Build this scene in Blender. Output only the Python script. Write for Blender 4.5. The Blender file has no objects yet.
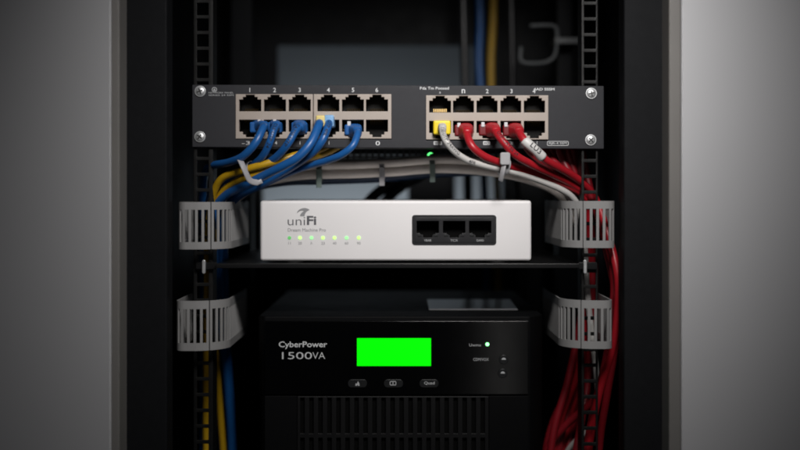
import bpy, bmesh, math, random
from mathutils import Vector, Matrix
random.seed(7)
scene = bpy.context.scene
C = scene.collection

# ------------------------------------------------------------------ units
# worked in "panel millimetres": one unit at depth 0 is S metres; depth grows away from the camera
S = 0.00117      # metres per unit
D = 1100.0       # camera distance to the front of the patch panel, units
VY = 195.0       # row of the photograph at camera height
ZC = 1.20        # camera height, metres

# ------------------------------------------------------------------ camera
cam = bpy.data.cameras.new('camera')
cam_o = bpy.data.objects.new('camera', cam); C.objects.link(cam_o)
cam_o.location = (0, -D*S, ZC)
cam_o.rotation_euler = (math.radians(90), 0, 0)
cam.sensor_width = 36; cam.lens = 36*D/800.0
cam.shift_y = -(225-VY)/800.0
cam.clip_start = 0.01; cam.clip_end = 50
cam.dof.use_dof = True
cam.dof.focus_distance = (D-8)*S
cam.dof.aperture_fstop = 1.6
scene.camera = cam_o

# ------------------------------------------------------------------ world and lamps
w = bpy.data.worlds.new("World"); scene.world = w; w.use_nodes = True
bg = w.node_tree.nodes['Background']
bg.inputs['Color'].default_value = (0.75, 0.85, 1.0, 1); bg.inputs['Strength'].default_value = 0.008

def area(name, loc, target, sx, sy, power, color=(1, 1, 1), spread=180):
    l = bpy.data.lights.new(name, 'AREA'); l.shape = 'RECTANGLE'; l.size = sx; l.size_y = sy
    l.energy = power; l.color = color; l.spread = math.radians(spread)
    o = bpy.data.objects.new(name, l); C.objects.link(o); o.location = loc
    o.rotation_euler = (Vector(target)-Vector(loc)).to_track_quat('-Z', 'Y').to_euler()
    return o
area('key_lamp', (0.15, -0.74, ZC+0.52), (0.035, 0.0, ZC+0.06), 0.28, 0.18, 1.23, (1.0, 0.975, 0.95), 61)
area('fill_lamp', (0.10, -1.75, ZC+0.30), (0.02, 0.0, ZC+0.05), 0.9, 0.6, 0.42, (1.0, 0.97, 0.95))
area('added_reflection_strip', (0.255, -1.45, ZC-0.41), (0.117, 0.0, ZC-0.19), 0.06, 0.4, 0.07, (1.0, 0.97, 0.94))  # unseen strip light, added for a streak on the gloss battery face
area('added_rear_fill', (-0.08, 0.76, ZC-0.10), (-0.08, 0.96, ZC-0.02), 0.5, 0.08, 0.55, (0.84, 0.93, 1.0))  # unseen light, added to brighten the pale rear wall

scene.view_settings.view_transform = 'Standard'
scene.view_settings.look = 'None'
scene.view_settings.exposure = 0.0
scene.view_settings.gamma = 1.0
scene.render.resolution_x = 1024; scene.render.resolution_y = 576
scene.render.engine = 'CYCLES'
scene.cycles.filter_width = 1.9

# ------------------------------------------------------------------ materials
def mat(name, col, rough=0.5, metal=0.0, var=0.12, scale=120, bump=0.0, bscale=900, emit=None, estr=0, spec=0.5, rvar=0.08, coat=0):
    m = bpy.data.materials.new(name); m.use_nodes = True
    nt = m.node_tree; b = nt.nodes['Principled BSDF']
    b.inputs['Base Color'].default_value = (*col, 1); b.inputs['Roughness'].default_value = rough
    b.inputs['Metallic'].default_value = metal; b.inputs['Specular IOR Level'].default_value = spec
    b.inputs['Coat Weight'].default_value = coat
    if emit:
        b.inputs['Emission Color'].default_value = (*emit, 1); b.inputs['Emission Strength'].default_value = estr
        return m
    tc = nt.nodes.new('ShaderNodeTexCoord')
    n = nt.nodes.new('ShaderNodeTexNoise'); n.inputs['Scale'].default_value = scale; n.inputs['Detail'].default_value = 5
    nt.links.new(tc.outputs['Object'], n.inputs['Vector'])
    mx = nt.nodes.new('ShaderNodeMix'); mx.data_type = 'RGBA'
    mx.inputs[6].default_value = (*[c*(1-var) for c in col], 1)
    mx.inputs[7].default_value = (*[min(1, c*(1+var)) for c in col], 1)
    nt.links.new(n.outputs['Fac'], mx.inputs[0]); nt.links.new(mx.outputs[2], b.inputs['Base Color'])
    mr = nt.nodes.new('ShaderNodeMapRange')
    mr.inputs[3].default_value = max(0.02, rough-rvar); mr.inputs[4].default_value = min(1, rough+rvar)
    n2 = nt.nodes.new('ShaderNodeTexNoise'); n2.inputs['Scale'].default_value = scale*0.37; n2.inputs['Detail'].default_value = 6
    nt.links.new(tc.outputs['Object'], n2.inputs['Vector'])
    nt.links.new(n2.outputs['Fac'], mr.inputs[0]); nt.links.new(mr.outputs[0], b.inputs['Roughness'])
    if bump:
        n3 = nt.nodes.new('ShaderNodeTexNoise'); n3.inputs['Scale'].default_value = bscale; n3.inputs['Detail'].default_value = 2
        nt.links.new(tc.outputs['Object'], n3.inputs['Vector'])
        bp = nt.nodes.new('ShaderNodeBump'); bp.inputs['Strength'].default_value = bump; bp.inputs['Distance'].default_value = 0.0006
        nt.links.new(n3.outputs['Fac'], bp.inputs['Height']); nt.links.new(bp.outputs[0], b.inputs['Normal'])
    return m

M = dict(
    wall=mat('grey_wall_paint', (0.61, 0.61, 0.63), 0.6, var=0.03, scale=6, bump=0.05, bscale=500),
    trim=mat('beige_edge_trim', (0.22, 0.21, 0.20), 0.6, var=0.06, scale=20),
    backwall=mat('pale_rear_wall', (0.36, 0.38, 0.40), 0.7, var=0.05, scale=6),
    cabinet=mat('black_powder_coat', (0.0105, 0.011, 0.0125), 0.6, spec=0.1, var=0.2, bump=0.25, bscale=1200),
    inner=mat('dark_inner_steel', (0.0035, 0.0042, 0.0055), 0.5, spec=0.1, var=0.2, bump=0.15),
    rail=mat('black_rail_steel', (0.006, 0.006, 0.006), 0.45, spec=0.25, var=0.25, scale=200, bump=0.35, bscale=1500),
    plate=mat('charcoal_panel_paint', (0.032, 0.0324, 0.037), 0.55, spec=0.2, var=0.1, scale=250, bump=0.15, bscale=1800),
    bezel=mat('beige_jack_plastic', (0.385, 0.33, 0.29), 0.5, var=0.05, scale=80),
    cavity=mat('black_jack_plastic', (0.0025, 0.0023, 0.0022), 0.5, spec=0.15, var=0.2),
    gold=mat('gold_contact', (0.75, 0.52, 0.22), 0.35, 1.0),
    chrome=mat('zinc_screw_metal', (0.72, 0.73, 0.74), 0.4, 0.75, var=0.1, scale=400),
    slot=mat('screw_recess', (0.06, 0.06, 0.06), 0.5, 0.8),
    ink=mat('white_print_ink', (0.62, 0.63, 0.64), 0.6, var=0.15, scale=2000),
    greyink=mat('pale_grey_print_ink', (0.46, 0.47, 0.48), 0.6, var=0.2, scale=2000),
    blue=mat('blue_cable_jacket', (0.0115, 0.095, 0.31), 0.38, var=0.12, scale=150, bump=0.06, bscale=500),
    palblue=mat('pale_blue_plug', (0.22, 0.42, 0.68), 0.35, var=0.15),
    yellow=mat('yellow_cable_jacket', (0.46, 0.27, 0.008), 0.4, var=0.12, scale=150, bump=0.06, bscale=500),
    yplug=mat('yellow_plug_plastic', (0.80, 0.60, 0.02), 0.35, var=0.1),
    pyellow=mat('pale_yellow_plug', (0.72, 0.58, 0.22), 0.4, var=0.15),
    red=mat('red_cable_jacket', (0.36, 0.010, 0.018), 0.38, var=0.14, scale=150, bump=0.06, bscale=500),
    redshade=mat('shade_darkened_red_jacket', (0.20, 0.006, 0.012), 0.42, var=0.14, scale=150),  # red jacket with its colour darkened to stand in for shade
    dred=mat('dark_red_plug', (0.15, 0.004, 0.008), 0.4),
    white=mat('white_cable_jacket', (0.50, 0.485, 0.47), 0.42, var=0.06, scale=150),
    greycab=mat('grey_cable_jacket', (0.66, 0.61, 0.57), 0.5, var=0.08),
    blueshade=mat('shade_darkened_blue_jacket', (0.006, 0.022, 0.06), 0.5),  # blue jacket, shade behind the panel put into its colour
    blackcab=mat('black_cable_jacket', (0.012, 0.012, 0.014), 0.4),
    clip=mat('clear_plug_clip', (0.62, 0.62, 0.64), 0.2, var=0.05),
    print=mat('dark_cable_print', (0.012, 0.012, 0.02), 0.6),
    label=mat('white_label_sleeve', (0.58, 0.57, 0.56), 0.45, var=0.04),
    tie=mat('white_nylon_tie', (0.34, 0.335, 0.35), 0.4, var=0.08),
    gtie=mat('grey_green_tie', (0.16, 0.21, 0.19), 0.45),
    ring=mat('grey_duct_plastic', (0.27, 0.267, 0.267), 0.55, var=0.07, scale=90, bump=0.08, bscale=600),
    gwhite=mat('white_device_shell', (0.77, 0.75, 0.755), 0.5, var=0.02, scale=30, bump=0.03, bscale=2500),
    gblack=mat('black_device_inset', (0.014, 0.014, 0.016), 0.38),
    logo=mat('dark_grey_logo_ink', (0.10, 0.10, 0.11), 0.5),
    logo2=mat('mid_grey_logo_ink', (0.26, 0.26, 0.27), 0.5),
    shelf=mat('black_shelf_steel', (0.006, 0.006, 0.0065), 0.32, var=0.25, scale=60, bump=0.1),
    upscase=mat('black_ups_case', (0.003, 0.0031, 0.0036), 0.62, spec=0.1, var=0.15, bump=0.2, bscale=1600),
    upsgloss=mat('gloss_black_face', (0.0012, 0.0012, 0.0014), 0.14, spec=0.35, var=0.2, rvar=0.03),
    upsgrille=mat('black_grille_plastic', (0.0045, 0.0045, 0.005), 0.5, spec=0.3),
    void=mat('black_inside', (0.002, 0.002, 0.002), 0.9, spec=0.1),
    button=mat('dark_button_rubber', (0.009, 0.0095, 0.0105), 0.4),
    card=mat('pale_paper', (0.82, 0.83, 0.86), 0.4, coat=0.3, var=0.06, scale=60),
    bracket=mat('pale_grey_bracket', (0.06, 0.066, 0.07), 0.45),
    lcd=mat('green_lcd', (0.0, 0.2, 0.0), 0.3, emit=(0.0, 1.0, 0.0), estr=1.0),
    ledg=mat('green_led', (0.1, 0.5, 0.1), 0.3, emit=(0.12, 1.0, 0.22), estr=3.5),
    ledw=mat('bright_green_led', (0.2, 0.6, 0.2), 0.3, emit=(0.22, 1.0, 0.30), estr=3.0),
    ledy=mat('lime_led', (0.3, 0.5, 0.1), 0.3, emit=(0.50, 1.0, 0.26), estr=1.15),
    ledd=mat('dim_green_led', (0.1, 0.3, 0.1), 0.3, emit=(0.12, 0.5, 0.14), estr=0.7),
    ledp=mat('pale_green_led', (0.2, 0.5, 0.2), 0.3, emit=(0.36, 0.95, 0.36), estr=0.9),
)

# ------------------------------------------------------------------ geometry helpers
def X(px, d=0): return (px-400.0)*(D+d)/D
def Z(py, d=0): return (VY-py)*(D+d)/D
def P(px, py, d=0): return (X(px, d), d, Z(py, d))
WLOC = {}
def reg(o, wl): WLOC[o.name] = Vector(wl)
def meta(o, label, cat, group=None):
    o['label'] = label; o['category'] = cat
    if group: o['group'] = group
    return o
def thing(name, pos, label, cat, group=None):
    o = bpy.data.objects.new(name, None); C.objects.link(o); o.empty_display_size = 0.02
    wl = Vector((pos[0]*S, pos[1]*S, pos[2]*S+ZC)); o.location = wl; reg(o, wl)
    return meta(o, label, cat, group)
class MB:
    def __init__(s): s.v = []; s.f = []
    def add(s, vs, fs):
        n = len(s.v); s.v += [tuple(v) for v in vs]; s.f += [tuple(i+n for i in f) for f in fs]; return s
    def box(s, x0, x1, y0, y1, z0, z1):
        x0, x1 = min(x0, x1), max(x0, x1); y0, y1 = min(y0, y1), max(y0, y1); z0, z1 = min(z0, z1), max(z0, z1)
        return s.add([(x0,y0,z0),(x1,y0,z0),(x1,y1,z0),(x0,y1,z0),(x0,y0,z1),(x1,y0,z1),(x1,y1,z1),(x0,y1,z1)],
                     [(0,3,2,1),(4,5,6,7),(0,1,5,4),(1,2,6,5),(2,3,7,6),(3,0,4,7)])
    def pbox(s, px0, px1, py0, py1, d0, d1):
        """box whose front face fills these photo columns/rows at depth d0, running straight back to d1"""
        return s.box(X(px0, d0), X(px1, d0), d0, d1, Z(py1, d0), Z(py0, d0))
    def prism(s, pts, y0, y1):
        """pts: (x, z) outline, any winding; extruded from depth y0 to y1"""
        a = sum(pts[i][0]*pts[(i+1) % len(pts)][1]-pts[(i+1) % len(pts)][0]*pts[i][1] for i in range(len(pts)))
        if a < 0: pts = pts[::-1]
        n = len(pts)
        return s.add([(x, y0, z) for x, z in pts]+[(x, y1, z) for x, z in pts],
                     [tuple(range(n)), tuple(range(2*n-1, n-1, -1))]+[(i, i+n, (i+1) % n+n, (i+1) % n) for i in range(n)])
    def rrect(s, x0, x1, z0, z1, r, y0, y1, n=6):
        pts = []
        for cx, cz, a0 in ((x1-r, z1-r, 0), (x0+r, z1-r, 90), (x0+r, z0+r, 180), (x1-r, z0+r, 270)):
            for i in range(n+1):
                a = math.radians(a0+90*i/n); pts.append((cx+r*math.cos(a), cz+r*math.sin(a)))
        return s.prism(pts, y0, y1)
    def disc(s, cx, cz, r, y0, y1, n=24):
        return s.prism([(cx+r*math.cos(2*math.pi*i/n), cz+r*math.sin(2*math.pi*i/n)) for i in range(n)], y0, y1)
    def dome(s, cx, cz, r, y0, h, n=28, rings=6):
        """button-head dome facing the camera, base at depth y0"""
        vs = []; fs = []
        for k in range(rings):
            a = (k/rings)*math.pi/2
            for i in range(n):
                t = 2*math.pi*i/n; vs.append((cx+r*math.cos(a)*math.cos(t), y0-h*math.sin(a), cz+r*math.cos(a)*math.sin(t)))
        vs.append((cx, y0-h, cz))
        for k in range(rings-1):
            for i in range(n):
                j = (i+1) % n; fs.append((k*n+i, k*n+j, (k+1)*n+j, (k+1)*n+i))
        for i in range(n): fs.append(((rings-1)*n+i, (rings-1)*n+(i+1) % n, len(vs)-1))
        return s.add(vs, fs)
    def build(s, name, m, parent=None, bevel=0, seg=2, smooth=False, origin=None):
        vs = [Vector((x*S, y*S, z*S+ZC)) for x, y, z in s.v]
        lo = [min(v[i] for v in vs) for i in range(3)]; hi = [max(v[i] for v in vs) for i in range(3)]
        o0 = Vector(((lo[0]+hi[0])/2, (lo[1]+hi[1])/2, lo[2] if parent is None else (lo[2]+hi[2])/2))
        me = bpy.data.meshes.new(name); me.from_pydata([v-o0 for v in vs], [], s.f); me.update()
        me.materials.append(m)
        o = bpy.data.objects.new(name, me); C.objects.link(o); reg(o, o0)
        if parent is not None: o.parent = parent; o.location = o0-WLOC[parent.name]
        else: o.location = o0
        if smooth:
            for p in me.polygons: p.use_smooth = True
        if bevel:
            b = o.modifiers.new('bevel', 'BEVEL'); b.width = bevel*S; b.segments = seg; b.limit_method = 'ANGLE'; b.angle_limit = math.radians(40)
            for p in me.polygons: p.use_smooth = True
            wn = o.modifiers.new('wn', 'WEIGHTED_NORMAL'); wn.keep_sharp = True
        return o

def cuts(a, b, rects, i0, i1):
    c = {round(a, 4), round(b, 4)}
    for r in rects:
        for v in (r[i0], r[i1]):
            if a < v < b: c.add(round(v, 4))
    return sorted(c)
def grid_plate(mb, u0, u1, v0, v1, holes, fn, extra_u=(), cup=False):
    """plate with rectangular holes; fn(u, v, w) gives the point, w 0 front, 1 back. cup: the holes as open-fronted pockets instead"""
    us = sorted(set(cuts(u0, u1, holes, 0, 1)) | {round(u, 4) for u in extra_u if u0 < u < u1}); vs_ = cuts(v0, v1, holes, 2, 3)
    def solid(i, j):
        if i < 0 or j < 0 or i >= len(us)-1 or j >= len(vs_)-1: return False
        cu = (us[i]+us[i+1])/2; cv = (vs_[j]+vs_[j+1])/2
        inh = any(h[0] < cu < h[1] and h[2] < cv < h[3] for h in holes)
        return inh if cup else not inh
    idx = {}; V = []; F = []
    def vid(i, j, k):
        if (i, j, k) not in idx: idx[(i, j, k)] = len(V); V.append(fn(us[i], vs_[j], k))
        return idx[(i, j, k)]
    for i in range(len(us)-1):
        for j in range(len(vs_)-1):
            if not solid(i, j): continue
            if not cup: F.append((vid(i,j,0), vid(i+1,j,0), vid(i+1,j+1,0), vid(i,j+1,0)))
            F.append((vid(i,j,1), vid(i,j+1,1), vid(i+1,j+1,1), vid(i+1,j,1)))
            for di, dj, a, b in ((-1,0,(i,j),(i,j+1)), (1,0,(i+1,j+1),(i+1,j)), (0,-1,(i+1,j),(i,j)), (0,1,(i,j+1),(i+1,j+1))):
                if not solid(i+di, j+dj):
                    F.append((vid(*a,0), vid(*b,0), vid(*b,1), vid(*a,1)))
    mb.add(V, F)
    return mb

def catmull(pts, step=2.0):
    pts = [Vector(p) for p in pts]; out = []
    ext = [pts[0]*2-pts[1]]+pts+[pts[-1]*2-pts[-2]]
    for i in range(1, len(ext)-2):
        p0, p1, p2, p3 = ext[i-1:i+3]
        # centripetal parametrisation keeps tight bends from looping
        t0 = 0; t1 = t0+max((p1-p0).length, 1e-3)**.5; t2 = t1+max((p2-p1).length, 1e-3)**.5; t3 = t2+max((p3-p2).length, 1e-3)**.5
        n = max(2, int((p2-p1).length/step))
        for k in range(n):
            t = t1+(t2-t1)*k/n
            a1 = p0*((t1-t)/(t1-t0))+p1*((t-t0)/(t1-t0)); a2 = p1*((t2-t)/(t2-t1))+p2*((t-t1)/(t2-t1)); a3 = p2*((t3-t)/(t3-t2))+p3*((t-t2)/(t3-t2))
            b1 = a1*((t2-t)/(t2-t0))+a2*((t-t0)/(t2-t0)); b2 = a2*((t3-t)/(t3-t1))+a3*((t-t1)/(t3-t1))
            out.append(b1*((t2-t)/(t2-t1))+b2*((t-t1)/(t2-t1)))
    out.append(pts[-1]); return out
class Path:
    """smooth curve through photo points (column, row, depth) with moving frames"""
    def __init__(s, pts, raw=False, step=2.0):
        s.p = catmull([p if raw else P(*p) for p in pts], step)
        s.len = [0]
        for a, b in zip(s.p, s.p[1:]): s.len.append(s.len[-1]+(b-a).length)
        n = len(s.p); s.t = [(s.p[min(i+1, n-1)]-s.p[max(i-1, 0)]).normalized() for i in range(n)]
        u = Vector((0, 0, 1)); u = (u-s.t[0]*u.dot(s.t[0]))
        if u.length < 0.1: u = Vector((1, 0, 0))-s.t[0]*s.t[0].x
        u.normalize(); s.n = []
        for t in s.t:
            u = (u-t*u.dot(t)).normalized(); s.n.append(u)
        s.b = [t.cross(n_) for t, n_ in zip(s.t, s.n)]
    def at(s, l):
        l = max(0, min(l, s.len[-1]-1e-6)); i = 0
        lo, hi = 0, len(s.len)-1
        while hi-lo > 1:
            m = (lo+hi)//2
            if s.len[m] <= l: lo = m
            else: hi = m
        f = (l-s.len[lo])/max(1e-9, s.len[hi]-s.len[lo])
        L = lambda a: a[lo].lerp(a[hi], f)
        return L(s.p), L(s.t).normalized(), L(s.n).normalized(), L(s.b).normalized()
def tube(mb, path, r, l0=0, l1=None, sides=16, step=2.0, sq=2.0, cap=True):
    """round (sq=2) or rounded-square (sq>2) section swept along part of a path; r number or function of length fraction"""
    l1 = path.len[-1] if l1 is None else l1
    n = max(2, int((l1-l0)/step)); V = []; F = []
    for k in range(n+1):
        f = k/n; p, t, nn, bb = path.at(l0+(l1-l0)*f); rr = r(f) if callable(r) else r
        rx, ry = rr if isinstance(rr, tuple) else (rr, rr)
        for i in range(sides):
            a = 2*math.pi*i/sides; c, s_ = math.cos(a), math.sin(a)
            q = (abs(c)**sq+abs(s_)**sq)**(-1/sq)
            V.append(p+bb*(rx*c*q)+nn*(ry*s_*q))
    for k in range(n):
        for i in range(sides):
            j = (i+1) % sides; F.append((k*sides+i, k*sides+j, (k+1)*sides+j, (k+1)*sides+i))
    if cap:
        F.append(tuple(range(sides-1, -1, -1))); F.append(tuple(n*sides+i for i in range(sides)))
    mb.add(V, F); return mb

def text_geo(body, bold=0.0, ext=0.0, res=3):
    cu = bpy.data.curves.new('text', 'FONT'); cu.body = body; cu.align_x = 'CENTER'; cu.offset = bold; cu.extrude = ext; cu.resolution_u = res
    ob = bpy.data.objects.new('text', cu); C.objects.link(ob)
    dg = bpy.context.evaluated_depsgraph_get(); me = bpy.data.meshes.new_from_object(ob.evaluated_get(dg))
    vs = [tuple(v.co) for v in me.vertices]; fs = [tuple(p.vertices) for p in me.polygons]
    bpy.data.objects.remove(ob); bpy.data.curves.remove(cu); bpy.data.meshes.remove(me)
    return vs, fs
def text(body, px, py, w_, h, d, m, parent, name='lettering', bold=0.0, th=0.25, mb=None):
    """raised print: centred on photo point, w_ wide and h high, standing th proud of depth d"""
    vs, fs = text_geo(body, bold, 0.02)
    x0 = min(v[0] for v in vs); x1 = max(v[0] for v in vs); y0 = min(v[1] for v in vs); y1 = max(v[1] for v in vs)
    own = mb is None; mb = mb or MB(); k = (D+d)/D; cx, _, cz = P(px, py, d)
    sx = w_*k/(x1-x0) if w_ else h*k/(y1-y0)
    mb.add([(cx+(v[0]-(x0+x1)/2)*sx, d-th/2-v[2]*th*25, cz+(v[1]-(y0+y1)/2)*h*k/(y1-y0)) for v in vs], fs)
    if own: return mb.build(name, m, parent)
def wrap_text(mb, path, body, l0, h, r, ang, flip=False, squash=1.0):
    """print wrapped on a round cable"""
    vs, fs = text_geo(body, 0.01, 0)
    bm = bmesh.new(); bv = [bm.verts.new(v) for v in vs]
    for f in fs:
        try: bm.faces.new([bv[i] for i in f])
        except ValueError: pass
    bmesh.ops.triangulate(bm, faces=bm.faces[:]); bmesh.ops.subdivide_edges(bm, edges=bm.edges[:], cuts=3, use_grid_fill=True)
    bm.verts.index_update(); vs = [tuple(v.co) for v in bm.verts]; fs = [tuple(v.index for v in f.verts) for f in bm.faces]; bm.free()
    x0 = min(v[0] for v in vs); y0 = min(v[1] for v in vs); y1 = max(v[1] for v in vs); k = h/(y1-y0)
    V = []
    for v in vs:
        l = l0+(v[0]-x0)*k*squash; a = ang+((v[1]-(y0+y1)/2)*k/r)*(-1 if flip else 1)
        p, t, nn, bb = path.at(l); V.append(p+(bb*math.cos(a)+nn*math.sin(a))*(r+0.16))
    mb.add(V, fs)

# ================================================================== SETTING
def struct(mb, name, m, **k):
    o = mb.build(name, m, **k); o['kind'] = 'structure'; return o
mb = MB(); pl = [(X(110.5,-70), -70), (X(-320,60), 50), (X(-320,60)+25, 145), (X(110.5,-70)+8, 25)]
mb.add([(x, y, z) for z in (Z(640,-70), Z(-170,-70)) for x, y in pl], [(0,1,2,3)[::-1] if 0 else (0,1,2,3), (7,6,5,4), (1,0,4,5), (2,1,5,6), (3,2,6,7), (0,3,7,4)])
struct(mb, 'wall_left', M['wall'], bevel=1.4, seg=3)
struct(MB().pbox(681.5, 1060, -170, 640, -70, 30), 'wall_right', M['wall'], bevel=1.4, seg=3)
struct(MB().pbox(111, 119.5, -170, 640, -67.5, 28), 'wall_edge_left', M['trim'], bevel=1.5)
struct(MB().pbox(669, 681, -170, 640, -67.5, 28), 'wall_edge_right', M['trim'], bevel=1.5)
struct(MB().pbox(-100, 900, -200, 700, 820, 850), 'wall_back', M['backwall'])

# ================================================================== CABINET
cab = thing('rack_cabinet', (0, 200, Z(640)), 'tall black steel equipment cabinet with square-hole mounting rails, standing open between two grey walls', 'cabinet')
ZT, ZB = Z(-150), Z(532)
MB().pbox(122.5, 167, -150, 620, -40, -12).build('front_post', M['cabinet'], cab, bevel=2, seg=3)
MB().pbox(624, 668.5, -150, 620, -40, -12).build('front_post', M['cabinet'], cab, bevel=2, seg=3)
MB().box(-272, -266, -12, 560, ZB, ZT).build('side_panel', M['inner'], cab)
MB().box(258, 264, -12, 560, ZB, ZT).build('side_panel', M['inner'], cab)
MB().box(-272, 264, -14, 560, ZT+.5, ZT+8).build('roof_panel', M['cabinet'], cab)
MB().box(-272, 264, -14, 560, ZB-8, ZB-.5).build('base_panel', M['cabinet'], cab)
def hole_list(px0, px1, d, y0, y1, step, ph):
    hs = []; y = ph
    while y < y1:
        if y > y0: hs.append((X(px0, d), X(px1, d), Z(y+6.1, d), Z(y-6.1, d)))
        y += step
    return hs
for (a, b, h0, h1, ph, inner) in ((193.5, 213, 197, 208.5, -148.6, 1), (581.5, 598, 584.2, 595.8, -146.5, -1)):
    mb = MB(); d = 4
    fn = lambda u, v, w_, d=d: (u, d+w_*2.2, v)
    grid_plate(mb, X(a, d), X(b, d), ZB, ZT, hole_list(h0, h1, d, -145, 525, 15.75, ph), fn)
    if inner == 1: mb.box(X(b, d)-1.6, X(b, d), d+2.3, d+24, ZB, ZT); [mb.box(-265.5, X(a, d)+2, d+2.4, d+5, p, q) for p, q in ((ZB, ZB+26), (ZT-40, ZT))]
    else: mb.box(X(a, d), X(a, d)+1.6, d+2.3, d+24, ZB, ZT); [mb.box(X(b, d)-2, 257.5, d+2.4, d+5, p, q) for p, q in ((ZB, ZB+26), (ZT-40, ZT))]
    mb.build('mounting_rail', M['rail'], cab, bevel=0.35, seg=1)
# rear frame with the opening that lets the pale wall show
d = 480
mb = MB(); grid_plate(mb, -265.5, 257.5, ZB, ZT, [(X(277, d), X(474, d), Z(98, d), Z(45, d)), (X(262, d), X(522, d), Z(258, d), Z(206, d)), (X(262, d), X(408, d), Z(206.5, d), Z(166, d)), (X(455, d), X(503, d), Z(206.5, d), Z(170, d))],
                      lambda u, v, w_: (u, 480+w_*14, v))
mb.build('rear_frame', M['inner'], cab, bevel=1.5)
for (a, b) in ((231, 252), (557, 572)):
    MB().pbox(a, b, -120, 380, 330, 352).build('rear_rail', M['inner'], cab, bevel=1)

# ================================================================== PATCH PANEL
pp = thing('patch_panel', (0, 0, Z(148)), 'charcoal rack patch panel with beige framed sockets, bolted across the top of the rack', 'patch panel')
LX = [(239.2,261.3), (264,286), (288.7,310.7), (317.4,339.3), (342,363.8), (366,387.9)]
RX = [(429.2,450.9), (453,473.8), (476.5,497.4), (500.4,521), (523.8,544.8)]
def port_rects(x0, x1, top, dy, up):
    c = (x0+x1)/2; r = []
    if up: r = [(x0,x1,top+dy+5.4,top+dy+17.2), (c-7.4,c+7.4,top+dy+2.9,top+dy+5.4), (c-4.5,c+4.5,top+dy+.7,top+dy+2.9)]
    else:  r = [(x0,x1,top+dy+25.6,top+dy+37.6), (c-7.4,c+7.4,top+dy+37.6,top+dy+40.4), (c-4.5,c+4.5,top+dy+40.4,top+dy+43)]
    return [(X(a), X(b), Z(z1), Z(z0)) for a, b, z0, z1 in r]
frames = [(235.8, 391.4, 94.2, 138.7, LX), (426.0, 548.2, 95.4, 139.6, RX)]
# face plate: slightly crooked like the photographed one
def plate_fn(u, v, w_):
    f = (u-X(192))/(X(604)-X(192)); return (u, w_*2.5, v-1.3*f*(1 if v > Z(100) else 1.4))
mb = MB(); grid_plate(mb, X(192), X(604), Z(147.2), Z(84.6), [(X(a)+.3, X(b)-.3, Z(e)+.3, Z(c)-.3) for a, b, c, e, _ in frames], plate_fn)
mb.build('face_plate', M['plate'], pp, bevel=0.9, seg=3)
mb = MB().box(X(216), X(578), 3, 70, Z(87.6), Z(86.4)).box(X(216), X(578), 3, 34, Z(147.6), Z(146.4))
mb.build('chassis', M['rail'], pp)
for bi, (a, b, c, e, cols) in enumerate(frames):
    holes = []
    for x0, x1 in cols: holes += port_rects(x0, x1, c, 0, True)+port_rects(x0, x1, c, 0, False)
    if bi == 0: holes.append((X(313.0), X(313.7), Z(e+1), Z(c-1)))
    mb = MB(); grid_plate(mb, X(a), X(b), Z(e), Z(c), holes, lambda u, v, w_: (u, -1.2+w_*5, v))
    mb.build('jack_frame', M['bezel'], pp, bevel=0.35, seg=2)
    for x0, x1 in cols:
        for up in (True, False):
            hs = [(h[0]-.25, h[1]+.25, h[2]-.25, h[3]+.25) for h in port_rects(x0, x1, c, 0, up)]
            mb = MB(); grid_plate(mb, X(x0)-3, X(x1)+3, Z(e+2), Z(c-2), hs, lambda u, v, w_: (u, 0.4+w_*17, v), cup=True)
            pt = mb.build('port', M['cavity'], pp)
            g = MB(); cx = (x0+x1)/2
            for k in range(8):
                x = X(cx)+(k-3.5)*1.75
                if bi == 1 and x0 < 430 and up:
                    g.box(x-.5, x+.5, 1.0, 9, Z(c+16.6), Z(c+13.4)); continue
                if up: z0, z1 = Z(c+16.9), Z(c+13.2)
                else: z0, z1 = Z(c+26.2), Z(c+29.8)
                g.add([(x-.4,4,z0),(x+.4,4,z0),(x+.4,15,z1),(x-.4,15,z1),(x-.4,4.5,z0-.4),(x+.4,4.5,z0-.4),(x+.4,15.5,z1-.4),(x-.4,15.5,z1-.4)],
                      [(0,1,2,3),(7,6,5,4),(0,4,5,1),(1,5,6,2),(2,6,7,3),(3,7,4,0)])
            g.build('contacts', M['gold'], pt)
def screw(px, py, r, d, parent, tilt=0.3):
    cx, cz = X(px, d), Z(py, d)
    mb = MB().disc(cx, cz, r, d-1.2, d+0.2, 30)
    o = mb.build('screw', M['chrome'], parent, bevel=0.35, seg=2)
    h = MB().dome(cx, cz, r*0.84, d-1.15, 1.6); hd = h.build('screw_head', M['chrome'], o, smooth=True)
    s_ = MB()
    for a in (tilt, tilt+math.pi/2):
        c, s2 = math.cos(a), math.sin(a); L, w_ = r*0.52, r*0.11
        s_.prism([(cx+c*x-s2*z, cz+s2*x+c*z) for x, z in ((-L,-w_), (L,-w_), (L,w_), (-L,w_))], d-2.85-.01*a, d-1.6)
    s_.build('screw_slot', M['slot'], o)
for px, py, t in ((200.3, 91.3, .35), (200, 136.8, .9), (591.2, 93.4, .2), (590.6, 140, .75)): screw(px, py, 5.6, -.05, pp, t)
for i, px in enumerate((249.8, 274.6, 299.6, 328.4, 353, 376.8)): text(str(i+1), px, 90, None, 4.4, 0, M['ink'], pp, 'port_number', .012)
for s_, px in (('n', 463.4), ('2', 487.2), ('3', 511.4), ('4', 534)): text(s_, px, 91.2, None, 4.2, 0, M['ink'], pp, 'port_number', .012)
text('Pda Tm Poosed', 434.5, 88.2, 29, 2.8, 0, M['ink'], pp, bold=.012)
text('4AD SSSM', 544, 89.2, 21, 2.6, 0, M['ink'], pp, bold=.02)
text('a', 440, 92.6, None, 1.8, 0, M['ink'], pp)
text('-3', 246, 143, 8, 3.6, 0, M['ink'], pp, 'port_number')
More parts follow.
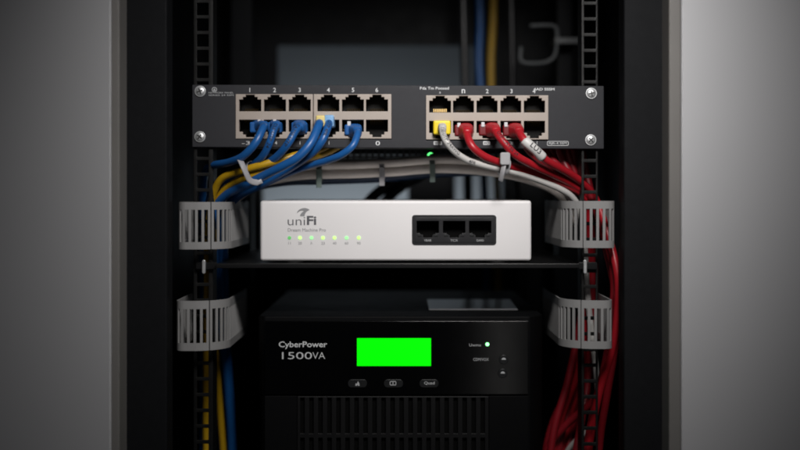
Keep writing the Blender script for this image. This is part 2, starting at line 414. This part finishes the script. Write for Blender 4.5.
text('4', 276, 142.8, None, 3.4, 0, M['ink'], pp, 'port_number'); text('1', 300, 142.8, None, 3.4, 0, M['ink'], pp, 'port_number')
text('1', 329, 142.8, None, 3.4, 0, M['ink'], pp, 'port_number'); text('4', 355.5, 142.8, None, 3.4, 0, M['ink'], pp, 'port_number')
text('0', 377.8, 143.2, 4.4, 4.4, 0, M['ink'], pp, 'port_number', .012)
for px, w_, s_ in ((437.8, 8.4, 'WCN'), (486.6, 7, 'BD')):
    o = MB().rrect(X(px-w_/2), X(px+w_/2), Z(145), Z(141.2), .8, -.3, 0.1, 3).build('port_tag', M['ink'], pp)
    text(s_, px, 143.1, w_-2, 2.2, -.3, M['plate'], o)
text('2J', 511.5, 143.4, None, 3.2, 0, M['ink'], pp, 'port_number'); text('1', 537, 142.8, None, 3, 0, M['ink'], pp, 'port_number')
# outlined badge, round emblem and its two lines
def outline(px, py, w_, h, r, t, d, m, parent, name, n=6):
    def ring(w2, h2, r2):
        pts = []; cx, cz = X(px, d), Z(py, d)
        for sx, sz, a0 in ((1,1,0), (-1,1,90), (-1,-1,180), (1,-1,270)):
            for i in range(n+1):
                a = math.radians(a0+90*i/n); pts.append((cx+sx*(w2/2-r2)+r2*math.cos(a), cz+sz*(h2/2-r2)+r2*math.sin(a)))
        return pts
    a, b = ring(w_, h, r), ring(w_-2*t, h-2*t, max(.05, r-t)); k = len(a); V = []
    for y in (d-.28, d): V += [(x, y, z) for x, z in a]+[(x, y, z) for x, z in b]
    F = []
    for i in range(k):
        j = (i+1) % k; F += [(i,j,k+j,k+i), (2*k+i,3*k+i,3*k+j,2*k+j), (i,2*k+i,2*k+j,j), (k+i,k+j,3*k+j,3*k+i)]
    return MB().add(V, F).build(name, m, parent)
bd = outline(557.8, 143.4, 21.5, 4.6, 1.4, .5, 0, M['ink'], pp, 'badge'); text('RJR-4 SSM', 557.8, 143.4, 17.5, 2.2, 0, M['ink'], bd, bold=.01)
em = outline(214.4, 89.6, 5.2, 5, 2.4, .7, 0, M['greyink'], pp, 'emblem'); MB().prism([(X(213),Z(90.8)),(X(215.8),Z(90.8)),(X(214.4),Z(88.2))], -.28, .02).build('emblem_mark', M['greyink'], em)
text('NETWORK PANEL', 221, 92.7, 25, 1.5, 0, M['greyink'], pp); text('SERIES 24 SSM', 221, 95.2, 25, 1.5, 0, M['greyink'], pp)

# ================================================================== CABLES
def net_cable(label, group, pts, r, m, plug=None, boot=None, clip=None, marks=None, sleeve=None, cat='network cable', name='network_cable', sides=16):
    """plug: (px, py, half width, half height, depth out, material, name); boot: (l0, l1, big, material); marks: (text, l0, h, angle)"""
    path = Path(pts)
    base = min(path.p, key=lambda p: p.z)
    t = thing(name, tuple(base), label, cat, group)
    jk = tube(MB(), path, r, sides=sides).build('jacket', m, t, smooth=True)
    if boot:
        l0, l1, big, bm = boot
        def prof(f):
            if f < .45: q = big*(1-.12*(abs(f-.2)/.25)**2)
            else: q = big*.86+(r*1.18-big*.86)*((f-.45)/.55)
            return q*(1-(.07 if (f > .5 and int(f*14) % 2) else 0))
        tube(MB(), path, prof, l0, l1, 20, .7, 3.2).build('strain_boot', bm, t, smooth=True)
    if plug:
        px, py, hw, hh, out, pm = plug
        pg = MB().box(X(px)-hw, X(px)+hw, -out, 11, Z(py)-hh, Z(py)+hh).build('plug', pm, t, bevel=1.7, seg=3)
    if clip:
        px, py, w_, h, dd = clip
        MB().box(X(px, dd)-w_/2, X(px, dd)+w_/2, dd, dd+9, Z(py, dd)-h/2, Z(py, dd)+h/2).build('plug_clip', M['clip'], t, bevel=.4)
    if marks:
        mb = MB()
        for body, l0, h, ang, fl in marks: wrap_text(mb, path, body, l0, h, r, ang, fl)
        mb.build('printed_marking', M['print'], jk)
    if sleeve:
        l0, l1, rr, body, ang = sleeve
        sl = tube(MB(), path, lambda f: rr*(1+.03*math.sin(f*9)), l0, l1, 22, 1.5).build('label_sleeve', M['label'], t, smooth=True)
        mb = MB(); wrap_text(mb, path, body, l0+(l1-l0)*.27, 5.2, rr+.02, ang, False)
        mb.build('printed_marking', M['print'], sl)
    return t, path
GB = 'blue network cables in the left sockets'; GR = 'red network cables in the right sockets'
PI = math.pi
blue, red = M['blue'], M['red']
net_cable('leftmost blue network cable, plugged below the number 1 and running left to the rail', GB,
    [(256,127,8),(261,126,-4),(264,126,-15),(262.5,129,-24),(256,142,-32),(244,155.5,-28),(230,162,-14),(213,165.5,8),(206,171,34),(203,190,64),(203,240,80),(203,330,110),(203,420,140),(204,500,140)],
    3.9, blue, (257,127.5,7,5.4,4,blue), (2,25,6.4,blue), (259,121,3,3,-6))
net_cable('blue network cable plugged below the number 2, second from the left', GB,
    [(274,127,8),(275.5,126,-4),(276,126,-14),(274,129,-22),(269.5,143,-26),(262,157,-18),(248,168,0),(230,177,14),(214,190,24),(206,215,40),(206,320,90),(209,420,150),(210,500,150)],
    3.7, blue, (275,127.5,7,5.4,4,blue), (2,24,6.2,blue), (274.5,121,3,3,-6), [('C5E UTP 24', 27, 3.4, 1.9, False)])
net_cable('blue network cable plugged below the number 3, its print facing out', GB,
    [(299,128,8),(300,127.5,-4),(299.5,127.5,-14),(296,130,-22),(288.5,143,-28),(278,155.5,-20),(262,167,-4),(243,180,10),(226,193,22),(216,210,36),(214,300,80),(218,380,140),(226,500,150)],
    3.8, blue, (299.5,128,8,5.6,4,blue), (2,24,7.8,blue), None, [('CAT5E UTP', 27, 3.4, 1.9, False)])
net_cable('thick blue network cable with a pale yellow plug, sweeping left from below the number 4', GB,
    [(321,122,8),(320,122,-4),(319.5,123,-15),(318,127,-22),(310,144,-34),(298,157,-36),(283,166,-32),(263,176,-20),(243,186.5,-6),(226,195,8),(217,206,18),(214,240,30),(217,300,70),(226,370,130),(231,430,150),(233,500,150)],
    4.3, blue, (321.5,122,4.6,5.6,17,M['pyellow']), None, (325.5,118.5,2.5,2.5,-14))
net_cable('blue network cable with a pale blue plug, beside the pale yellow plug', GB,
    [(330,122,8),(329.5,122,-4),(329,123,-14),(327.5,128,-20),(322,141,-26),(314,151,-22),(298,163,-12),(278,175,0),(255,187,12),(234,198,24),(224,215,40),(222,300,80),(228,400,150),(236,500,160)],
    3.9, blue, (330,122,4.8,6,16,M['palblue']), None, (333,116.5,2.5,2.5,-12), [('UTP 4PR', 24, 3.4, 1.9, False)])
net_cable('rightmost blue network cable, plugged below the number 5', GB,
    [(354,131,8),(355.5,131,-4),(357,131,-14),(357.5,134,-21),(352.5,146,-30),(341,155,-28),(326,161,-18),(308,166,-6),(286,174,4),(262,185,12),(240,196,22),(228,212,42),(226,300,90),(231,400,160),(236,500,170)],
    3.5, blue, (353,130,8.4,5.4,4,blue), (2,24,7.4,blue), (349,123.5,3.4,4.4,-4))
GY = 'yellow network cables in the left bundle'
net_cable('upper yellow network cable arching over the left ring', GY,
    [(345,128,20),(338,140,28),(320,150,16),(299,154.5,-6),(283,159,-12),(262,165,-15),(241,171,-10),(222,178.5,0),(214.5,190,8),(211,204,15),(208,240,22),(207,300,50),(206,360,95),(206,420,125),(207,500,130)],
    3.7, M['yellow'], marks=[('CAT6 24AWG', 112, 3.2, 1.7, False)])
net_cable('lower yellow network cable tucked under the upper one', GY,
    [(350,128,24),(342,143,30),(322,154,18),(300,160,0),(281,165.5,-6),(263,171,-8),(243,178.5,-4),(229,186,6),(220,196,14),(215,212,22),(213,260,28),(213,310,60),(217,370,100),(221,420,125),(227,500,130)],
    3.6, M['yellow'])
net_cable('white network cable with a yellow plug, printed in black along its jacket', None,
    [(441,127,8),(442,127,-6),(442.5,128.5,-16),(442.5,132,-22),(446,141,-30),(454,151,-30),(467,160,-26),(484,165.5,-20),(503,169.5,-13),(521,174,-8),(541,181,0),(560,189,8),(571,196,14),(578,206,20),(583,230,26),(588,300,44),(596,370,44),(597,405,64),(592,426,70),(577,440,72),(566,455,84),(556,500,90)],
    3.2, M['white'], (441.7,128,8.7,7,9,M['yplug']), (6,27,5.0,M['white']), None, [('CAT.5E-UTP 24AWG', 21, 3.3, 1.6, False), ('4PR', 74, 3.2, 1.3, False)])
def rdown(x1, x2, x3, dd): return [(x1,230,dd),(x2,300,dd+12),(x3,370,dd+26),(x3-17,420,dd+40),(x3-34,500,dd+46)]
net_cable('leftmost red network cable, next to the white cable with the yellow plug', GR,
    [(465,131,8),(466,131,-4),(467,131.5,-14),(467.5,136,-21),(472,146,-28),(482,155,-26),(499,162.5,-18),(517,168,-10),(545,177,2),(569,186,14),(584,197,24)]+rdown(589,587,578,40),
    3.8, red, (463,130.5,8.6,5.8,3,M['dred']), (2,27,8.0,red), (459,125,3.2,4.4,-4))
net_cable('middle red network cable of the three plugged in, with dark print', GR,
    [(491,130,8),(493,130,-4),(495.5,130.5,-14),(497,133.5,-21),(505,144,-28),(516,155.5,-26),(533,165,-16),(549,172.5,-6),(572,184,12),(589,198,26)]+rdown(593,591,586,50),
    3.8, red, (487,130,8.4,5.8,3,M['dred']), (2,27,7.6,red), (483,124.5,3.4,4.6,-4), [('UTP CAT5E 24', 32, 3.3, 1.4, False)])
t, pth = net_cable('red network cable wearing a white label sleeve, rightmost of the plugged ones', GR,
    [(514,130.5,8),(516,130.5,-4),(518.5,131,-14),(520,134,-21),(525,141,-27),(535,150,-27),(545,159.5,-22),(553,164.5,-16),(570,174,0),(585,185,14),(595,198,24)]+[(608,235,8),(617.5,275,-4),(617.5,310,0),(612,350,8),(600,390,24),(590,440,36),(584,500,40)],
    3.9, red, (511,130.5,8.4,5.8,3,M['dred']), (2,27,7.6,red), (506,124.5,3.4,4.6,-4), None, (40, 65, 4.9, 'LU3', 1.3))
GX = 'red network cables coming from behind the patch panel'
ex = [
 [(520,128,24),(526,146,24),(540,160,10),(556,168,0),(572,177,8),(587,190,20),(601,225,20),(613,270,10),(613,310,12),(606,360,20),(594,410,34),(582,470,40)],
 [(540,128,26),(545,150,26),(556,164,16),(570,175,14),(584,190,26),(588,240,48),(585,310,60),(572,375,84),(562,440,100),(548,500,52)],
 [(556,128,30),(560,152,30),(568,170,26),(580,186,30),(592,230,46),(594,300,56),(588,370,66),(570,440,90),(560,500,52)],
 [(566,128,34),(568,155,34),(576,176,34),(588,210,44),(592,260,48),(591,320,56),(588,380,66),(578,440,50),(566,500,52)],
 [(572,128,44),(574,160,44),(580,190,46),(586,240,52),(582,310,58),(568,380,60),(554,430,60),(546,500,60)],
]
ex += [
 [(575,126,50),(577,160,50),(584,195,52),(606,245,40),(617,290,10),(614,345,12),(598,395,46),(566,425,66),(548,448,74),(536,500,80)],
 [(560,130,60),(566,165,58),(578,195,60),(588,260,62),(590,320,66),(586,372,74),(570,408,88),(560,440,84),(556,500,90)],
 [(548,132,64),(558,170,64),(574,200,66),(584,270,70),(586,330,72),(575,380,84),(556,415,92),(546,450,96),(544,500,100)],
 [(580,120,56),(584,160,54),(594,205,46),(609,260,22),(616,300,8),(615,345,10),(607,395,26),(600,440,44),(596,500,50)],
]
exl = ['red network cable emerging under the panel just right of the sleeve, bowing past the rings',
       'red network cable falling behind the right rings to lower left, nearest the battery unit',
       'red network cable hanging behind the right rail between the two rings',
       'red network cable bowing behind the right rail holes',
       'rearmost red network cable in the right bundle, deep in shade',
       'red network cable swinging out at the lower right ring and back under the battery unit',
       'red network cable looping loosely inside the lower right ring toward the battery unit',
       'shaded red network cable closest to the side of the battery unit',
       'outermost red network cable beside the right post, staying straight to the bottom']
for p_, l_ in zip(ex, exl): net_cable(l_, GX, p_, 3.9, M['redshade'])

# ties
def tie(label, path, l, rx, ry, m, wide=4.0, tail=None, off=(0,0,0), group='cable ties round the bundles', head=True):
    """band wrapped round a bundle at length l of its guide path, with a head and a tail"""
    p, t, n, b = path.at(l); p = p+Vector(off)
    root = thing('cable_tie', tuple(p-Vector((0,0,ry))), label, 'cable tie', group)
    V = []; F = []; k = 28
    for i in range(k):
        a = 2*PI*i/k
        for (q, e) in ((0,-.5), (0,.5), (.9,.5), (.9,-.5)):
            V.append(p+b*((rx+q)*math.cos(a))+n*((ry+q)*math.sin(a))+t*(wide*e))
    for i in range(k):
        j = (i+1) % k
        for e in range(4): F.append((i*4+e, j*4+e, j*4+(e+1) % 4, i*4+(e+1) % 4))
    MB().add(V, F).build('band', m, root, bevel=.25, seg=1)
    return root, p, t, n, b
bundle_l = Path([(262,170,-12),(246,177,-4),(230,186,4)])
tr, p, t, n, b = tie('pale nylon tie slanting across the blue and yellow bundle on the left', bundle_l, 16, 13, 11, M['tie'], 4.2, off=(5,-2,3))
tp = Path([(240,160,-26),(242.5,165,-31),(246,173,-31),(250,180.5,-28),(257,182.5,-24),(262,181,-22)])
tube(MB(), tp, lambda f: (3.0, .8) if f < .9 else (2.3, .8), 0, None, 12, 1.2, 4).build('tail', M['tie'], tr, smooth=True)
bundle_r = Path([(490,160,-22),(505,166,-17),(520,171,-9)])
tr, p, t, n, b = tie('milky nylon tie holding the white and red cables together', bundle_r, 16, 8.5, 8.5, M['tie'], 4.5, off=(0,0,-1))
MB().rrect(X(500,-30), X(510,-30), Z(165,-30), Z(152.5,-30), 2, -33, -27).build('tie_head', M['tie'], tr, bevel=.8)
tp = Path([(504,163,-29),(503,170,-30),(501.5,176,-28),(500.5,181,-25)])
tube(MB(), tp, (2.6, .8), 0, None, 12, 1.2, 4).build('tail', M['tie'], tr, smooth=True)

# soft grey runs behind the panel
GG = 'grey cables slung behind the patch panel'
g1 = Path([(222,206,56),(240,186,56),(262,174,58),(300,166.5,62),(345,165,64),(390,163,64),(440,159.5,62),(485,162,60),(520,168,60),(548,178,58),(568,192,54),(578,215,50)])
for lab, off in (('upper grey cable of the pair slung behind the patch panel', (0,0,0)), ('lower grey cable of the pair slung behind the patch panel', (0,3,-9.5))):
    pp_ = Path([tuple(Vector(q)+Vector(off)) for q in g1.p[::12]]+[tuple(g1.p[-1]+Vector(off))], raw=True)
    b0 = min(pp_.p, key=lambda q: q.z); t = thing('network_cable', tuple(b0), lab, 'network cable', GG)
    tube(MB(), pp_, 4.8, sides=16).build('jacket', M['greycab'], t, smooth=True)
mid = Path([tuple(Vector(q)+Vector((0,1.5,-4.7))) for q in g1.p[::12]], raw=True)
def at_px(path, px):
    return min(path.len, key=lambda l: abs(400+path.at(l)[0].x*D/(D+path.at(l)[0].y)-px))
for px, m_, lab in ((320, M['gtie'], 'dull green tie round the grey cables, below the numbers 3 and 4'), (382, M['tie'], 'pale tie hanging off the grey cables below the zero'), (433, M['gtie'], 'dull green tie round the grey cables under the small green light')):
    tr, p, t, n, b = tie(lab, mid, at_px(mid, px), 6, 10.5, m_, 5.5)
    MB().box(p.x-2.8, p.x+2.8, p.y-9, p.y-6.6, p.z-19, p.z+1).build('tail', m_, tr, bevel=.6)
GD = 'dark cables crossing behind the rack shelf'
for pts, m_, r, lab in (
    ([(232,214,90),(250,190,92),(280,182,96),(330,180,100),(380,178,104),(440,173,104),(500,172,100),(545,180,96),(566,205,92)], M['blueshade'], 5.0, 'shaded blue cable sagging behind the grey cables'),
    ([(352,240,230),(366,205,226),(384,188,220),(408,176,214),(440,168,210),(470,150,206)], M['blackcab'], 6.5, 'black cable slanting up behind the white device'),
    ([(362,240,250),(384,203,246),(402,186,240),(424,174,236),(452,150,232)], M['blackcab'], 6.5, 'second black cable slanting up behind the white device, farther right'),
    ([(476,-60,440),(480,20,440),(479,60,440),(482,110,430),(484,180,380),(486,240,380),(486,330,380)], blue, 5, 'blue cable hanging upright in the rear of the cabinet'),
    ([(494,-60,444),(493,20,444),(491,60,444),(492,110,434),(497,180,384),(498,240,384),(498,330,384)], M['yellow'], 4.6, 'yellow cable hanging upright in the rear of the cabinet'),
    ([(462,-60,372),(464,40,372),(466,110,372),(468,200,372),(468,330,372)], M['blackcab'], 6, 'black cable hanging upright in the rear of the cabinet'),
    ([(510,-60,372),(512,40,372),(513,110,372),(516,180,372),(520,240,372),(522,330,372)], M['blackcab'], 4, 'thin black cable hanging upright in the rear of the cabinet')):
    pa = Path(pts); b0 = min(pa.p, key=lambda q: q.z); t = thing('cable', tuple(b0), lab, 'cable', GD)
    tube(MB(), pa, r).build('jacket', m_, t, smooth=True)

# small switch bolted behind the panel, its light showing below
sw = thing('network_switch', (X(400,130), 200, Z(153,120)), 'dark vented switch behind the patch panel with one green light showing', 'network switch')
mb = MB().box(X(222,120), X(574,120), 124, 250, Z(153.5,120), Z(112,120)); mb.build('case', M['inner'], sw, bevel=1)
hs = []
for i in range(40):
    for j in range(5): hs.append((X(262+i*6.2,110), X(266+i*6.2,110), Z(163-j*3.4,110), Z(160.6-j*3.4,110)))
mb = MB(); grid_plate(mb, X(240,110), X(556,110), Z(166,110), Z(144,110), hs, lambda u, v, w_: (u, 112+w_*2, v)); mb.box(X(240,110), X(556,110), 114.2, 124, Z(150,110), Z(146,110))
mb.build('vent_grille', M['plate'], sw)
MB().dome(X(430.5,104), Z(155.3,104), 2.9, 106.4, 2.4).build('status_light', M['ledg'], sw, smooth=True)
MB().box(X(425,108), X(436,108), 106.5, 111.8, Z(158,108), Z(152.6,108)).build('light_housing', M['blackcab'], sw, bevel=.5)
# rear hook
hk = Path([P(521,47,300), P(520.5,60,300), P(523,62.5,300), P(545,62.5,300), P(553,58,300), P(556,50,300), P(556,28,300), P(553,26,300), P(530,26,300)], raw=True)
t = thing('cable_hook', (X(540,300), 300, Z(63,300)), 'pale grey bent metal cable hook, out of focus in the rear of the cabinet', 'hook')
tube(MB(), hk, (4, 2.6), sides=12, sq=4).build('hook_bar', M['bracket'], t, smooth=True)
MB().box(X(556,300)-2, X(572,320)+6, 296, 332, Z(44,300), Z(38,300)).build('mounting_arm', M['bracket'], t, bevel=1)

# ================================================================== CABLE RINGS
def ring(label, xo, sgn, py0, py1, seam_px, fade=130):
    """slotted duct bent round the bundle: outer arm, flat front, inner arm running back; sgn +1 for the left side"""
    d0 = -20; k = (D+d0)/D
    xl = sgn*X(xo, d0) if sgn > 0 else -X(xo, d0)       # mirrored coordinates: xl negative
    seam = (X(seam_px, d0) if sgn > 0 else -X(seam_px, d0))
    w_ = 50.0; xr = xl+w_; zt, zb = Z(py0, d0), Z(py1, d0)
    # plan outline in (x, depth)
    def arc(cx, cy, r, a0, a1, n=8): return [(cx+r*math.cos(math.radians(a0+(a1-a0)*i/n)), cy+r*math.sin(math.radians(a0+(a1-a0)*i/n))) for i in range(n+1)]
    r1, r2 = 9.0, 33.0
    pl = [(xl, 62)]+[(xl, y) for y in (50, 38, 26, 14)]+arc(xl+r1, d0+r1, r1, 180, 270)
    pl2 = arc(xr-r2, d0+r2, r2, 270, 360, 14)+[(xr, y) for y in range(20, fade, 12)]
    full = pl+pl2; ln = [0]
    for a, b in zip(full, full[1:]): ln.append(ln[-1]+math.dist(a, b))
    def pos(u, off):
        for i in range(len(ln)-1):
            if ln[i+1] >= u or i == len(ln)-2: break
        f = (u-ln[i])/(ln[i+1]-ln[i]); x = full[i][0]+(full[i+1][0]-full[i][0])*f; y = full[i][1]+(full[i+1][1]-full[i][1])*f
        tx, ty = full[i+1][0]-full[i][0], full[i+1][1]-full[i][1]; l = math.hypot(tx, ty); return (x-ty/l*off, y+tx/l*off)
    us = ln[len(pl)-1]+(seam-pl[-1][0])                     # length at the seam on the flat front
    t = thing('cable_ring', (sgn*(xl+w_/2), 20, zb), label, 'cable ring', 'slotted grey cable rings beside the rails')
    H = zt-zb; pitch = 6.35
    for (a, b) in ((0, us-.5), (us+.5, ln[-1])):
        hs = []
        u = us-4.9 if b <= us else us+4.9
        while a+3 < u < b-3:
            hs.append((u-1.85, u+1.85, zb+H*.155, zt-H*.165)); u += -pitch if b <= us else pitch
        mb = MB()
        def fn(u, v, w2):
            x, y = pos(u, w2*1.7); lip = 0
            return (sgn*x, y, v)
        grid_plate(mb, a, b, zb, zt, hs, fn, extra_u=[a+i*1.5 for i in range(int((b-a)/1.5)+1)])
        if sgn < 0: mb.f = [f[::-1] for f in mb.f]
        mb.build('slotted_band', M['ring'], t, bevel=.3, seg=1)
    return t
ring('upper left grey slotted ring around the yellow and blue bundle', 177, 1, 202, 249.5, 211)
ring('upper right grey slotted ring around the red bundle, level with the white device', 616, -1, 201, 248, 583)
ring('lower left grey slotted ring, beside the battery unit with the green screen', 175, 1, 301, 351, 209.5)
ring('lower right grey slotted ring with red cables behind its slots', 613.5, -1, 300.5, 349, 581)

# ================================================================== SHELF + GATEWAY
sh = thing('rack_shelf', (0, 120, Z(270)), 'thin black steel shelf under the white device, spanning the rails', 'shelf')
ds = -6
zs = Z(263.6, ds)
MB().box(X(216, ds), X(579, ds), ds, 250, zs-1.6, zs).build('tray', M['shelf'], sh, bevel=.4)
MB().box(X(216, ds), X(579, ds), ds-1.6, ds-.05, zs-4.6, zs+.2).build('front_lip', M['shelf'], sh, bevel=.6)
for a, b, bx in ((196, 216.5, 204.5), (578.5, 597, 584.5)):
    MB().box(X(a), X(b), -1.6, 3.6, zs-6, zs+1).build('ear', M['shelf'], sh, bevel=.5)
    MB().rrect(X(bx-1.7), X(bx+1.7), Z(273.5), Z(259.5), 1.6, -5, -1.5).build('bolt', M['chrome'], sh, bevel=.7, seg=3)
gw = thing('network_gateway', (X(395.5), 100, zs), 'white gateway box with a row of green lights, standing on the black shelf', 'network gateway')
dg = 4; gz0, gz1 = Z(261, dg), Z(200.5, dg)
mb = MB(); grid_plate(mb, X(260, dg), X(531.5, dg), gz0, gz1, [(X(415.5, dg), X(493, dg), Z(241.5, dg), Z(218.5, dg))], lambda u, v, w_: (u, dg+w_*201, v))
mb.build('shell', M['gwhite'], gw, bevel=3.0, seg=5)
for px in (295, 497):
    mb = MB(); cx = X(px, 14)
    n = 24; zb = zs+.05; zt = gz0-.02
    V = [(cx+9*math.cos(2*PI*i/n), 18+9*math.sin(2*PI*i/n), z) for z in (zb, zt) for i in range(n)]
    mb.add(V, [tuple(range(n-1, -1, -1)), tuple(range(n, 2*n))]+[(i, (i+1) % n, n+(i+1) % n, n+i) for i in range(n)])
    mb.build('foot', M['ring'], gw)
for px in (300, 490):
    mb = MB(); cx = X(px, 180); V = [(cx+9*math.cos(2*PI*i/n), 185+9*math.sin(2*PI*i/n), z) for z in (zb, zt) for i in range(n)]
    mb.add(V, [tuple(range(n-1, -1, -1)), tuple(range(n, 2*n))]+[(i, (i+1) % n, n+(i+1) % n, n+i) for i in range(n)])
    mb.build('foot', M['ring'], gw)
text('uni', 296.4, 221.2, 17.4, 8.2, dg, M['logo'], gw, 'logo_lettering', -.008)
text('Fi', 311.6, 220.4, 9.4, 9.0, dg, M['logo'], gw, 'logo_lettering', .028)
sw_ = [(213,88),(216,78),(222,70),(230,63),(240,58),(252,54),(264,53),(276,54.5),(288,59),(298,66),(288,71),(278,77),(271,86),(266,96),(263,108),(233,108),(236,97),(242,88),(250,80),(259,74),(248,71),(237,72),(226,78)]
MB().prism([(X(265+x/6.667, dg), Z(200+y/6.667, dg)) for x, y in sw_], dg-.3, dg+.02).build('logo_mark', M['logo2'], gw)
text('Dream Machine Pro', 306.8, 229.9, 38, 3.3, dg, M['logo2'], gw, 'model_lettering')
for px, lm, lb in ((289.5,'ledd','11'), (300,'ledy','20'), (311.5,'ledp','JL'), (323,'ledy','23'), (334.5,'ledy','40'), (346.6,'ledp','60'), (358.8,'ledy','90')):
    MB().disc(X(px, dg), Z(237.8, dg), 1.75, dg-.5, dg+.1).build('status_light', M[lm], gw)
    text(lb, px, 243.2, None, 2.7, dg, M['logo2'], gw, 'light_label')
# inset with three keyed sockets
def gp(x0, x1):
    c = (x0+x1)/2
    return [(X(a, dg), X(b, dg), Z(z1, dg), Z(z0, dg)) for a, b, z0, z1 in ((x0,x1,221,233), (c-7.6,c+7.6,233,235.2), (c-4.6,c+4.6,235.2,237.6))]
GP = [(416.6,438.8), (443,465.2), (469,491.2)]
hs = sum([gp(*g) for g in GP], [])
mb = MB(); grid_plate(mb, X(414.5, dg), X(493.8, dg), Z(242.6, dg), Z(217.4, dg), hs, lambda u, v, w_: (u, dg-1.0+w_*1.1, v))
fr = mb.build('socket_inset', M['gblack'], gw, bevel=.2, seg=1)
outline(454.15, 230, 84.6, 30.2, 3.0, 2.9, dg-.3, M['gblack'], gw, 'inset_rim')
for g in GP:
    mb = MB(); hh = [(h[0]-.2, h[1]+.2, h[2]-.2, h[3]+.2) for h in gp(*g)]
    # sockets are dark pockets: a shallow block of black plastic behind the inset with its own latch ledge
    mb = MB(); grid_plate(mb, X(g[0]-2, dg), X(g[1]+2, dg), Z(241, dg), Z(219, dg), hh, lambda u, v, w_: (u, dg-.9+w_*15, v), cup=True)
    so = mb.build('socket', M['void'], gw)
    c = (g[0]+g[1])/2
    MB().pbox(c-10, c-5.6, 234.4, 236.6, dg-1.5, dg-.95).pbox(c+5.6, c+10, 234.4, 236.6, dg-1.5, dg-.95).build('latch_ledge', M['button'], so, bevel=.2)
for (a, b), s_ in zip(GP, ('YBAR', 'TCX', 'GARD')): text(s_, (a+b)/2, 240.4, 7.4, 2.1, dg-1.0, M['greyink'], gw, 'socket_label')

# ================================================================== BATTERY BACKUP
ups = thing('battery_backup', (X(398), 150, ZB), 'black battery backup unit with a bright green screen and white lettering, below the shelf', 'battery backup')
zt = Z(316.5); z0 = ZB
xa, xb = X(257.5), X(545)
# case with chamfered front edges
pts = [(xa, 11), (xa+6.5, 2), (xb-15, 2), (xb, 20), (xb, 300), (xa, 300)]; n = len(pts)
mb = MB().add([(x, y, z0) for x, y in pts]+[(x, y, zt) for x, y in pts], [tuple(range(n-1, -1, -1)), tuple(range(n, 2*n))]+[(i, (i+1) % n, n+(i+1) % n, n+i) for i in range(n)])
mb.build('case', M['upscase'], ups, bevel=1.6, seg=3)
MB().pbox(264.5, 528.5, 321, 394.6, -.6, 1.9).build('gloss_face', M['upsgloss'], ups, bevel=.6, seg=3)
MB().pbox(264.5, 297, 396, 500, -.6, 1.9).build('lower_panel', M['upscase'], ups, bevel=.6)
MB().pbox(489, 528.5, 396, 500, -.6, 1.9).build('lower_panel', M['upscase'], ups, bevel=.6)
hs = []
x = 300.5
while x < 486:
    hs.append((X(x), X(x+4.1), Z(433), Z(397.5))); hs.append((X(x), X(x+4.1), Z(496), Z(437.5))); x += 9.0
mb = MB(); grid_plate(mb, X(297.4), X(488.6), Z(500), Z(396), hs, lambda u, v, w_: (u, -2.2+w_*3.4, v))
gr = mb.build('vent_grille', M['upsgrille'], ups, bevel=.5)
MB().pbox(297.6, 488.4, 396.4, 499, 1.5, 1.95).build('vent_backing', M['void'], gr)
df = -.6
MB().pbox(356.3, 431.7, 337.4, 366.8, df-.25, df+.1).build('screen_frame', M['void'], ups)
MB().pbox(357, 431, 338.2, 366, df-.5, df).build('screen', M['lcd'], ups)
text('CyberPower', 303, 345.2, 48.4, 7.6, df, M['ink'], ups, 'brand_lettering', .014)
text('1500', 297, 355.6, 30, 7.0, df, M['ink'], ups, 'model_lettering', -.004)
text('VA', 318.8, 355.6, 12.6, 6.6, df, M['ink'], ups, 'model_lettering', -.008)
for px in (357.5, 393.5, 429):
    b = MB().rrect(X(px-9.6), X(px+9.6), Z(387.4), Z(379.2), 3.6, df-1.1, df+.1).build('button', M['button'], ups, bevel=.5, seg=3)
    if px < 360:
        MB().prism([(X(357.5+a), Z(383.4+c)) for a, c in ((-2.2,2), (-1.6,-.6), (-.4,.2), (.4,-2.6), (1.8,-.4), (2.2,2), (.6,2), (.2,.6), (-.4,2))], df-1.35, df-1.05).build('icon', M['greyink'], b)
    elif px < 400:
        outline(393, 383.2, 6.4, 4.2, 1, .7, df-1.1, M['greyink'], b, 'icon'); text('I', 393, 383.2, .8, 2.4, df-1.1, M['greyink'], b, 'icon')
    else: text('Quad', 429.4, 383.2, 10.5, 3.4, df-1.1, M['greyink'], b, 'button_lettering', .01)
MB().dome(X(487.3), Z(344.2), 1.9, df, 1.2).build('status_light', M['ledw'], ups, smooth=True)
text('Uwmx', 475.2, 345, 12, 2.8, df, M['greyink'], ups, 'light_label')
text('CDM/VOX', 481, 359.4, 15.4, 2.9, df, M['greyink'], ups, 'light_label')
for px, py in ((503.6, 359.4), (502.6, 373.2)):
    b = MB().disc(X(px), Z(py), 4.7, df-1.2, df+.1, 28).build('knob', M['button'], ups, bevel=.6, seg=3)
    MB().prism([(X(px+2.2*math.cos(a)), Z(py-2.0*math.sin(a))) for a in [PI*i/10 for i in range(11)]], df-1.45, df-1.15).build('icon', M['greyink'], b)
# paper on top
zc = zt+.05
xa, xb = X(429,57), X(518,57)
o = MB().add([(xa,60,zc),(xb,60,zc),(xb,140,zc),(xa,140,zc),(xa,60,zc+1.4),(xb,60,zc+1.4),(xb,140,zc+4),(xa,140,zc+4)], [(0,3,2,1),(4,5,6,7),(0,1,5,4),(1,2,6,5),(2,3,7,6),(3,0,4,7)]).build('paper_booklet', M['card'], bevel=.3)
meta(o, 'pale grey paper booklet lying flat on top of the black battery unit', 'booklet')
